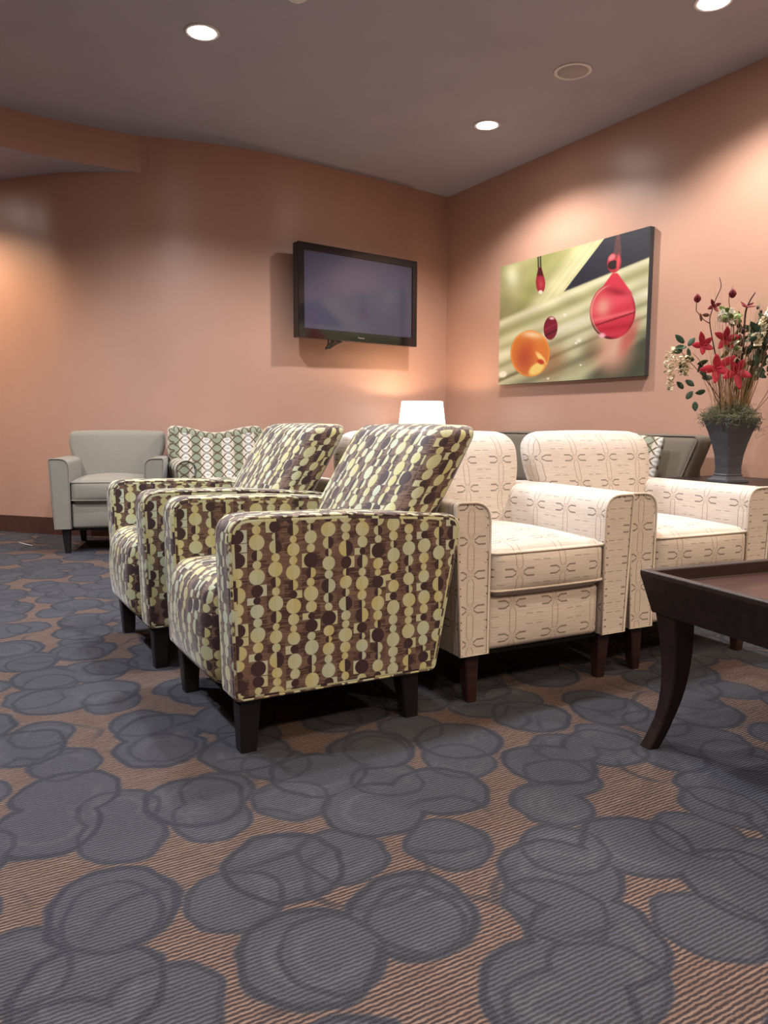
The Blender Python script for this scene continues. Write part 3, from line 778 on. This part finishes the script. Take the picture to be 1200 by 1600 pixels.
for k in range(6):
    x = -.25 + rnd(.03)
    tube(catmull([(x - .05, .0, .05), (x - .01 + rnd(.01), .01, -.01), (x - .03 + rnd(.03), .02, -.05 - random.random() * .02), (x + .02 + rnd(.03), .01, -.02), (x + .12 + rnd(.05), .01, .02)], 5), .004, 6, b)
obj('cable', b, M['cable'], t, wn=False)

# ------------------------------------------------------------------ canvas print on the right wall
def canvas():
    t = thing('canvas_print', 'unframed canvas of red and amber droplets on the right wall', 'painting', (4.12, 4.39, 1.18), R(-90))
    Wd, Hh, Dp = 1.545, .96, .042
    nx, ny = 620, 390
    us = np.linspace(0, 1, nx); vs = np.linspace(0, 1, ny)
    Uu, Vv = np.meshgrid(us, vs)
    # picture plane -> the coordinates the motif is described in (perspective undone once, on the canvas itself)
    src = [(0, 1), (0, 0), (1, 1), (1, 0)]; dst = [(103, 375), (58, 1172), (1105, 87), (1050, 1100)]
    Am = []; bv = []
    for (x, y), (X, Y) in zip(src, dst):
        Am.append([x, y, 1, 0, 0, 0, -x * X, -y * X]); bv.append(X); Am.append([0, 0, 0, x, y, 1, -x * Y, -y * Y]); bv.append(Y)
    hh = np.linalg.solve(np.array(Am, float), np.array(bv, float)); h_ = np.append(hh, 1)
    den = h_[6] * Uu + h_[7] * Vv + 1; X = (h_[0] * Uu + h_[1] * Vv + h_[2]) / den; Y = (h_[3] * Uu + h_[4] * Vv + h_[5]) / den
    def sm(x, a, b): q = np.clip((x - a) / (b - a), 0, 1); return q * q * (3 - 2 * q)
    def C(*c): return np.array(c, float) / 255
    img = np.zeros((ny, nx, 3)); 
    def lay(mask, c):
        nonlocal img
        c = np.array(c); img = img * (1 - mask[..., None]) + c * mask[..., None]
    img[:] = C(168, 166, 118)
    lay(sm(X, 60, 420) * (1 - sm(Y, 500, 900)) * .6, C(150, 152, 98))
    lay(np.exp(-(((X - 175) / 45) ** 2 + ((Y - 440) / 80) ** 2)), C(226, 228, 190))
    lay(np.exp(-(((X - (330 - (Y - 450) * .45)) / 45) ** 2)) * (1 - sm(Y, 600, 750)) * .55, C(140, 146, 84))
    lay(sm(Y, 560, 760) * (1 - sm(X, 250, 420)) * .7, C(124, 122, 84))
    d = X + Y * .85                                   # broad pale leaf between green field and dark triangle
    lay(sm(X + Y * .8, 740, 860) * (1 - sm(Y + X * .42, 760, 830)), C(212, 209, 165))
    for k in range(5): lay(np.exp(-((X + Y * .78 - (790 + k * 44)) / 11) ** 2) * (1 - sm(Y + X * .42, 740, 800)) * .4, C(186, 182, 136))
    # dark triangle
    e1 = (Y - 540) * (790 - 510) - (180 - 540) * (X - 510); tri = sm(e1, -900, 2600) * (1 - sm(Y - (540 - (X - 510) * .412), -14, 8))
    lay(tri * sm(X, 495, 520), C(38, 40, 52))
    # pale ridged petals running up to the right
    lo_ = sm(Y - (540 - (X - 510) * .412), -14, 14)
    s_ = Y + X * .44
    region = sm(s_, 745, 800)
    lay(region * lo_, C(196, 195, 154))
    for c0_, wd, col_, k in ((790, 26, (226, 225, 192), .9), (855, 30, (158, 158, 112), .9), (915, 24, (214, 213, 176), .8), (960, 20, (170, 168, 128), .7), (1010, 32, (222, 221, 196), .9), (1075, 20, (150, 150, 116), .8),
                             (1120, 24, (206, 204, 172), .8), (1165, 16, (132, 130, 100), .8), (1200, 26, (196, 194, 160), .8), (1262, 34, (120, 118, 92), .75), (1310, 20, (184, 180, 142), .7)):
        lay(np.exp(-((s_ - c0_) / wd) ** 2) * region * lo_ * k, C(*col_))
    lay(sm(s_ + (X - 700) * .25, 1330, 1420) * sm(X, 560, 760), C(78, 82, 66))
    lay(np.exp(-((s_ - 1170) / 10) ** 2) * (1 - sm(X, 330, 520)) * .8, C(100, 96, 66))
    nz = np.sin(X * .021 + 1.3 * np.sin(Y * .017)) * np.sin(Y * .027 + X * .008)
    img *= (1 + .05 * nz)[..., None]
    def ell(cx, cy, rx, ry, rot=0., soft=.06):
        a = math.radians(rot); x = (X - cx) * math.cos(a) + (Y - cy) * math.sin(a); y = -(X - cx) * math.sin(a) + (Y - cy) * math.cos(a)
        q = np.sqrt((x / rx) ** 2 + (y / ry) ** 2); return 1 - sm(q, 1 - soft, 1 + soft), x / rx, y / ry, q
    # pink light thrown below the big drop
    lay(ell(840, 930, 120, 150, 22, .7)[0] * .85, C(206, 150, 126)); lay(ell(860, 900, 60, 120, 28, .8)[0] * .7, C(228, 184, 166))
    lay(ell(950, 830, 40, 120, 25, .7)[0] * .7, C(196, 84, 80)); lay(ell(690, 930, 50, 90, 20, .9)[0] * .5, C(110, 90, 66))
    # big drop
    m_, x_, y_, q_ = ell(842, 662, 153, 190, 10, .02)
    cone = (1 - sm(np.abs(X - 862) - (14 + np.clip(Y - 400, 0, 200) * .72), -6, 6)) * sm(Y, 398, 410) * (1 - sm(Y, 520, 560))
    big = np.maximum(m_, cone); lay(big, C(206, 52, 74))
    lay(big * np.exp(-((x_ * .5 + y_ + .35) / .28) ** 2) * .6, C(232, 92, 108)); lay(big * np.exp(-(((x_ + .45) / .33) ** 2 + ((y_ + .1) / .38) ** 2)) * .75, C(222, 176, 148))
    lay(big * np.exp(-((x_ * .35 + y_ - .18) / .08) ** 2) * .7, C(236, 120, 124)); lay(big * np.exp(-((x_ * .45 + y_ - .32) / .035) ** 2) * .8, C(108, 16, 30))
    lay(big * np.exp(-((x_ * .3 + y_ - .62) / .13) ** 2) * .6, C(168, 22, 40)); lay(big * np.exp(-(((x_ - .05) / .5) ** 2 + ((y_ + .72) / .12) ** 2)) * .6, C(120, 14, 30))
    lay(m_ * sm(q_, .86, 1) * sm(y_, .1, .8) * (1 - sm(x_, -.1, .5)), C(60, 14, 22)); lay(m_ * np.exp(-((q_ - .93) / .03) ** 2) * (1 - sm(x_, -.6, -.2)) * .7, C(200, 190, 160))
    lay(m_ * sm(q_, .88, 1) * sm(x_, .5, .9) * .6, C(120, 30, 44)); lay(ell(768, 826, 22, 16, 0, .6)[0], C(250, 180, 190))
    # bulb and neck over it
    lay(ell(858, 335, 47, 68, 12, .06)[0], C(176, 44, 58)); lay((1 - sm(np.abs(X - (882 + (250 - Y) * .06)) - (12 + (Y - 150) * .13), -4, 4)) * (1 - sm(Y, 262, 320)), C(92, 58, 60))
    lay(ell(850, 350, 38, 28, -25, .2)[0], C(34, 14, 20)); lay(ell(843, 300, 26, 16, -40, .5)[0], C(240, 120, 130)); lay(ell(884, 330, 10, 50, 8, .5)[0], C(214, 80, 90))
    # small hanging drop
    lay((1 - sm(np.abs(X - 360) - 12, -3, 3)) * (1 - sm(Y, 375, 395)), C(44, 38, 30)); lay((1 - sm(np.abs(X - 360) - 4, -2, 2)) * (1 - sm(Y, 375, 395)), C(130, 128, 90))
    m2, x2, y2, q2 = ell(363, 478, 31, 68, 0, .06); c2 = (1 - sm(np.abs(X - 362) - (8 + (Y - 370) * .25), -3, 3)) * sm(Y, 372, 378) * (1 - sm(Y, 440, 470)); m2 = np.maximum(m2, c2)
    lay(m2, C(150, 38, 52)); lay(m2 * np.exp(-(((x2 - .1) / .5) ** 2 + ((y2 - .1) / .4) ** 2)) * .6, C(196, 84, 90)); lay(m2 * (1 - sm(y2, -.9, -.5)), C(70, 16, 24)); lay(ell(362, 538, 14, 12, 0, .5)[0], C(240, 222, 206))
    # dark red bead
    m3, x3, y3, q3 = ell(422, 780, 46, 80, 8, .05); lay(m3, C(118, 24, 44)); lay(m3 * np.exp(-((x3 * .4 + y3 + .1) / .1) ** 2) * .6, C(160, 54, 70)); lay(m3 * np.exp(-((x3 * .4 + y3 - .45) / .08) ** 2) * .8, C(54, 8, 20)); lay(ell(432, 714, 16, 9, 0, .6)[0], C(220, 190, 190))
    # amber ball
    lay(ell(420, 1010, 80, 110, 30, .8)[0] * .6, C(150, 96, 62))
    m4, x4, y4, q4 = ell(280, 955, 132, 160, 8, .03); lay(m4, C(214, 126, 56)); lay(m4 * np.exp(-(((x4 + .25) / .45) ** 2 + ((y4 - .2) / .6) ** 2)) * .8, C(166, 62, 44)); lay(m4 * np.exp(-(((x4 + .1) / .18) ** 2 + ((y4 + .1) / .5) ** 2)) * .5, C(196, 84, 48))
    lay(m4 * np.exp(-(((x4 - .5) / .3) ** 2 + ((y4 - .0) / .3) ** 2)) * .6, C(226, 120, 50)); lay(ell(320, 1060, 62, 34, -38, .3)[0] * m4, C(246, 216, 120)); lay(ell(352, 985, 16, 50, -38, .4)[0] * m4, C(248, 210, 130)); lay(ell(350, 1010, 22, 16, 20, .5)[0] * m4, C(190, 50, 30))
    lay(m4 * np.exp(-(((x4 + .0) / .6) ** 2 + ((y4 + .82) / .16) ** 2)) * .8, C(248, 226, 190)); lay(m4 * np.exp(-((q4 - .95) / .03) ** 2) * .6, C(240, 170, 80))
    for cx, cy, rr in ((92, 1098, 26), (610, 862, 16), (618, 1030, 8), (590, 880, 10), (395, 1125, 10), (520, 690, 12)): lay(ell(cx, cy, rr, rr * .8, -20, .4)[0], C(238, 232, 216))
    lin = np.where(img <= .04045, img / 12.92, ((np.clip(img, 0, 1) + .055) / 1.055) ** 2.4)
    me = bpy.data.meshes.new('picture')
    co = np.zeros((ny, nx, 3)); co[..., 0] = (Uu - .5) * Wd; co[..., 1] = -Dp - .0006; co[..., 2] = Vv * Hh
    idx = np.arange(nx * ny).reshape(ny, nx); fc = np.stack([idx[:-1, :-1], idx[:-1, 1:], idx[1:, 1:], idx[1:, :-1]], -1).reshape(-1, 4)
    me.from_pydata(co.reshape(-1, 3).tolist(), [], fc.tolist())
    lin = lin * .74
    ca = me.color_attributes.new('picture', 'FLOAT_COLOR', 'POINT'); ca.data.foreach_set('color', np.concatenate([lin.reshape(-1, 3), np.ones((nx * ny, 1))], 1).astype('f').ravel())
    g = G('printed_canvas', .55, .3); at_ = g.n('ShaderNodeAttribute', attribute_name='picture'); g.col(at_.outputs['Color']); g.bump(g.noise(g.obj(), 900, 1), .1, .0005)
    me.materials.append(g.m); o = bpy.data.objects.new('picture', me); COL.objects.link(o); o.parent = t
    obj('canvas_edge', box((-Wd / 2, -Dp, 0), (Wd / 2, -.002, Hh), .002), paint('dark_canvas_edge', (.035, .035, .038), .7), t, flat=True)
canvas()

# ------------------------------------------------------------------ coffee table
t = thing('coffee_table', 'dark espresso coffee table with raised rim and curved leg at right', 'table', (1.602, 1.408, 0), R(-7.5))
# local: corner at the origin, x to the right, y negative toward the viewer
Lx, Ly, zt, zl = 1.15, .80, .475, .362
def ring(ins, z): return [(ins, -ins, z), (Lx - ins, -ins, z), (Lx - ins, -Ly + ins, z), (ins, -Ly + ins, z)]
bm = loft([ring(.05, zl), ring(.024, zl), ring(.0, zt - .012), ring(0., zt), ring(.024, zt), ring(.030, zt - .035), ring(.20, zt - .036)], cap=False)
o = obj('rim_frame', bm, M['table'], t, flat=True)
m_ = o.modifiers.new('b', 'BEVEL'); m_.width = .003; m_.segments = 2; m_.limit_method = 'ANGLE'
obj('tabletop', box((.028, -Ly + .028, zt - .05), (Lx - .028, -.028, zt - .0345)), M['tabletop'], t, flat=True)
obj('apron', box((.04, -Ly + .04, zl + .002), (Lx - .04, -.04, zt - .051)), M['table'], t, flat=True)
for fx, fy in ((0, 0), (1, 0), (0, 1), (1, 1)):
    cx = .066 if not fx else Lx - .066; cy = -.066 if not fy else -Ly + .066; sx = -1 if not fx else 1; sy = 1 if not fy else -1
    secs = []
    for k in range(15):
        q = k / 14; z = zl * (1 - q)
        ox = -.010 * math.sin(q * math.pi) + .045 * q ** 3.2
        hx = .036 - .017 * min(1, q * 1.3)
        secs.append(sq(cx + sx * (ox * 1.15), cy + sy * ox * .35, z, hx, hx, .004))
    obj('leg', loft(secs), M['table'], t, wn=False, flat=True)
th_ = obj('thread_scrap', tube([(.45, 6.0, .003), (.47, 5.93, .003), (.49, 5.86, .004), (.52, 5.80, .003)], .0025, 5), M['thread'], wn=False)
tag(th_, 'short white thread lying on the carpet near the far baseboard', 'thread')
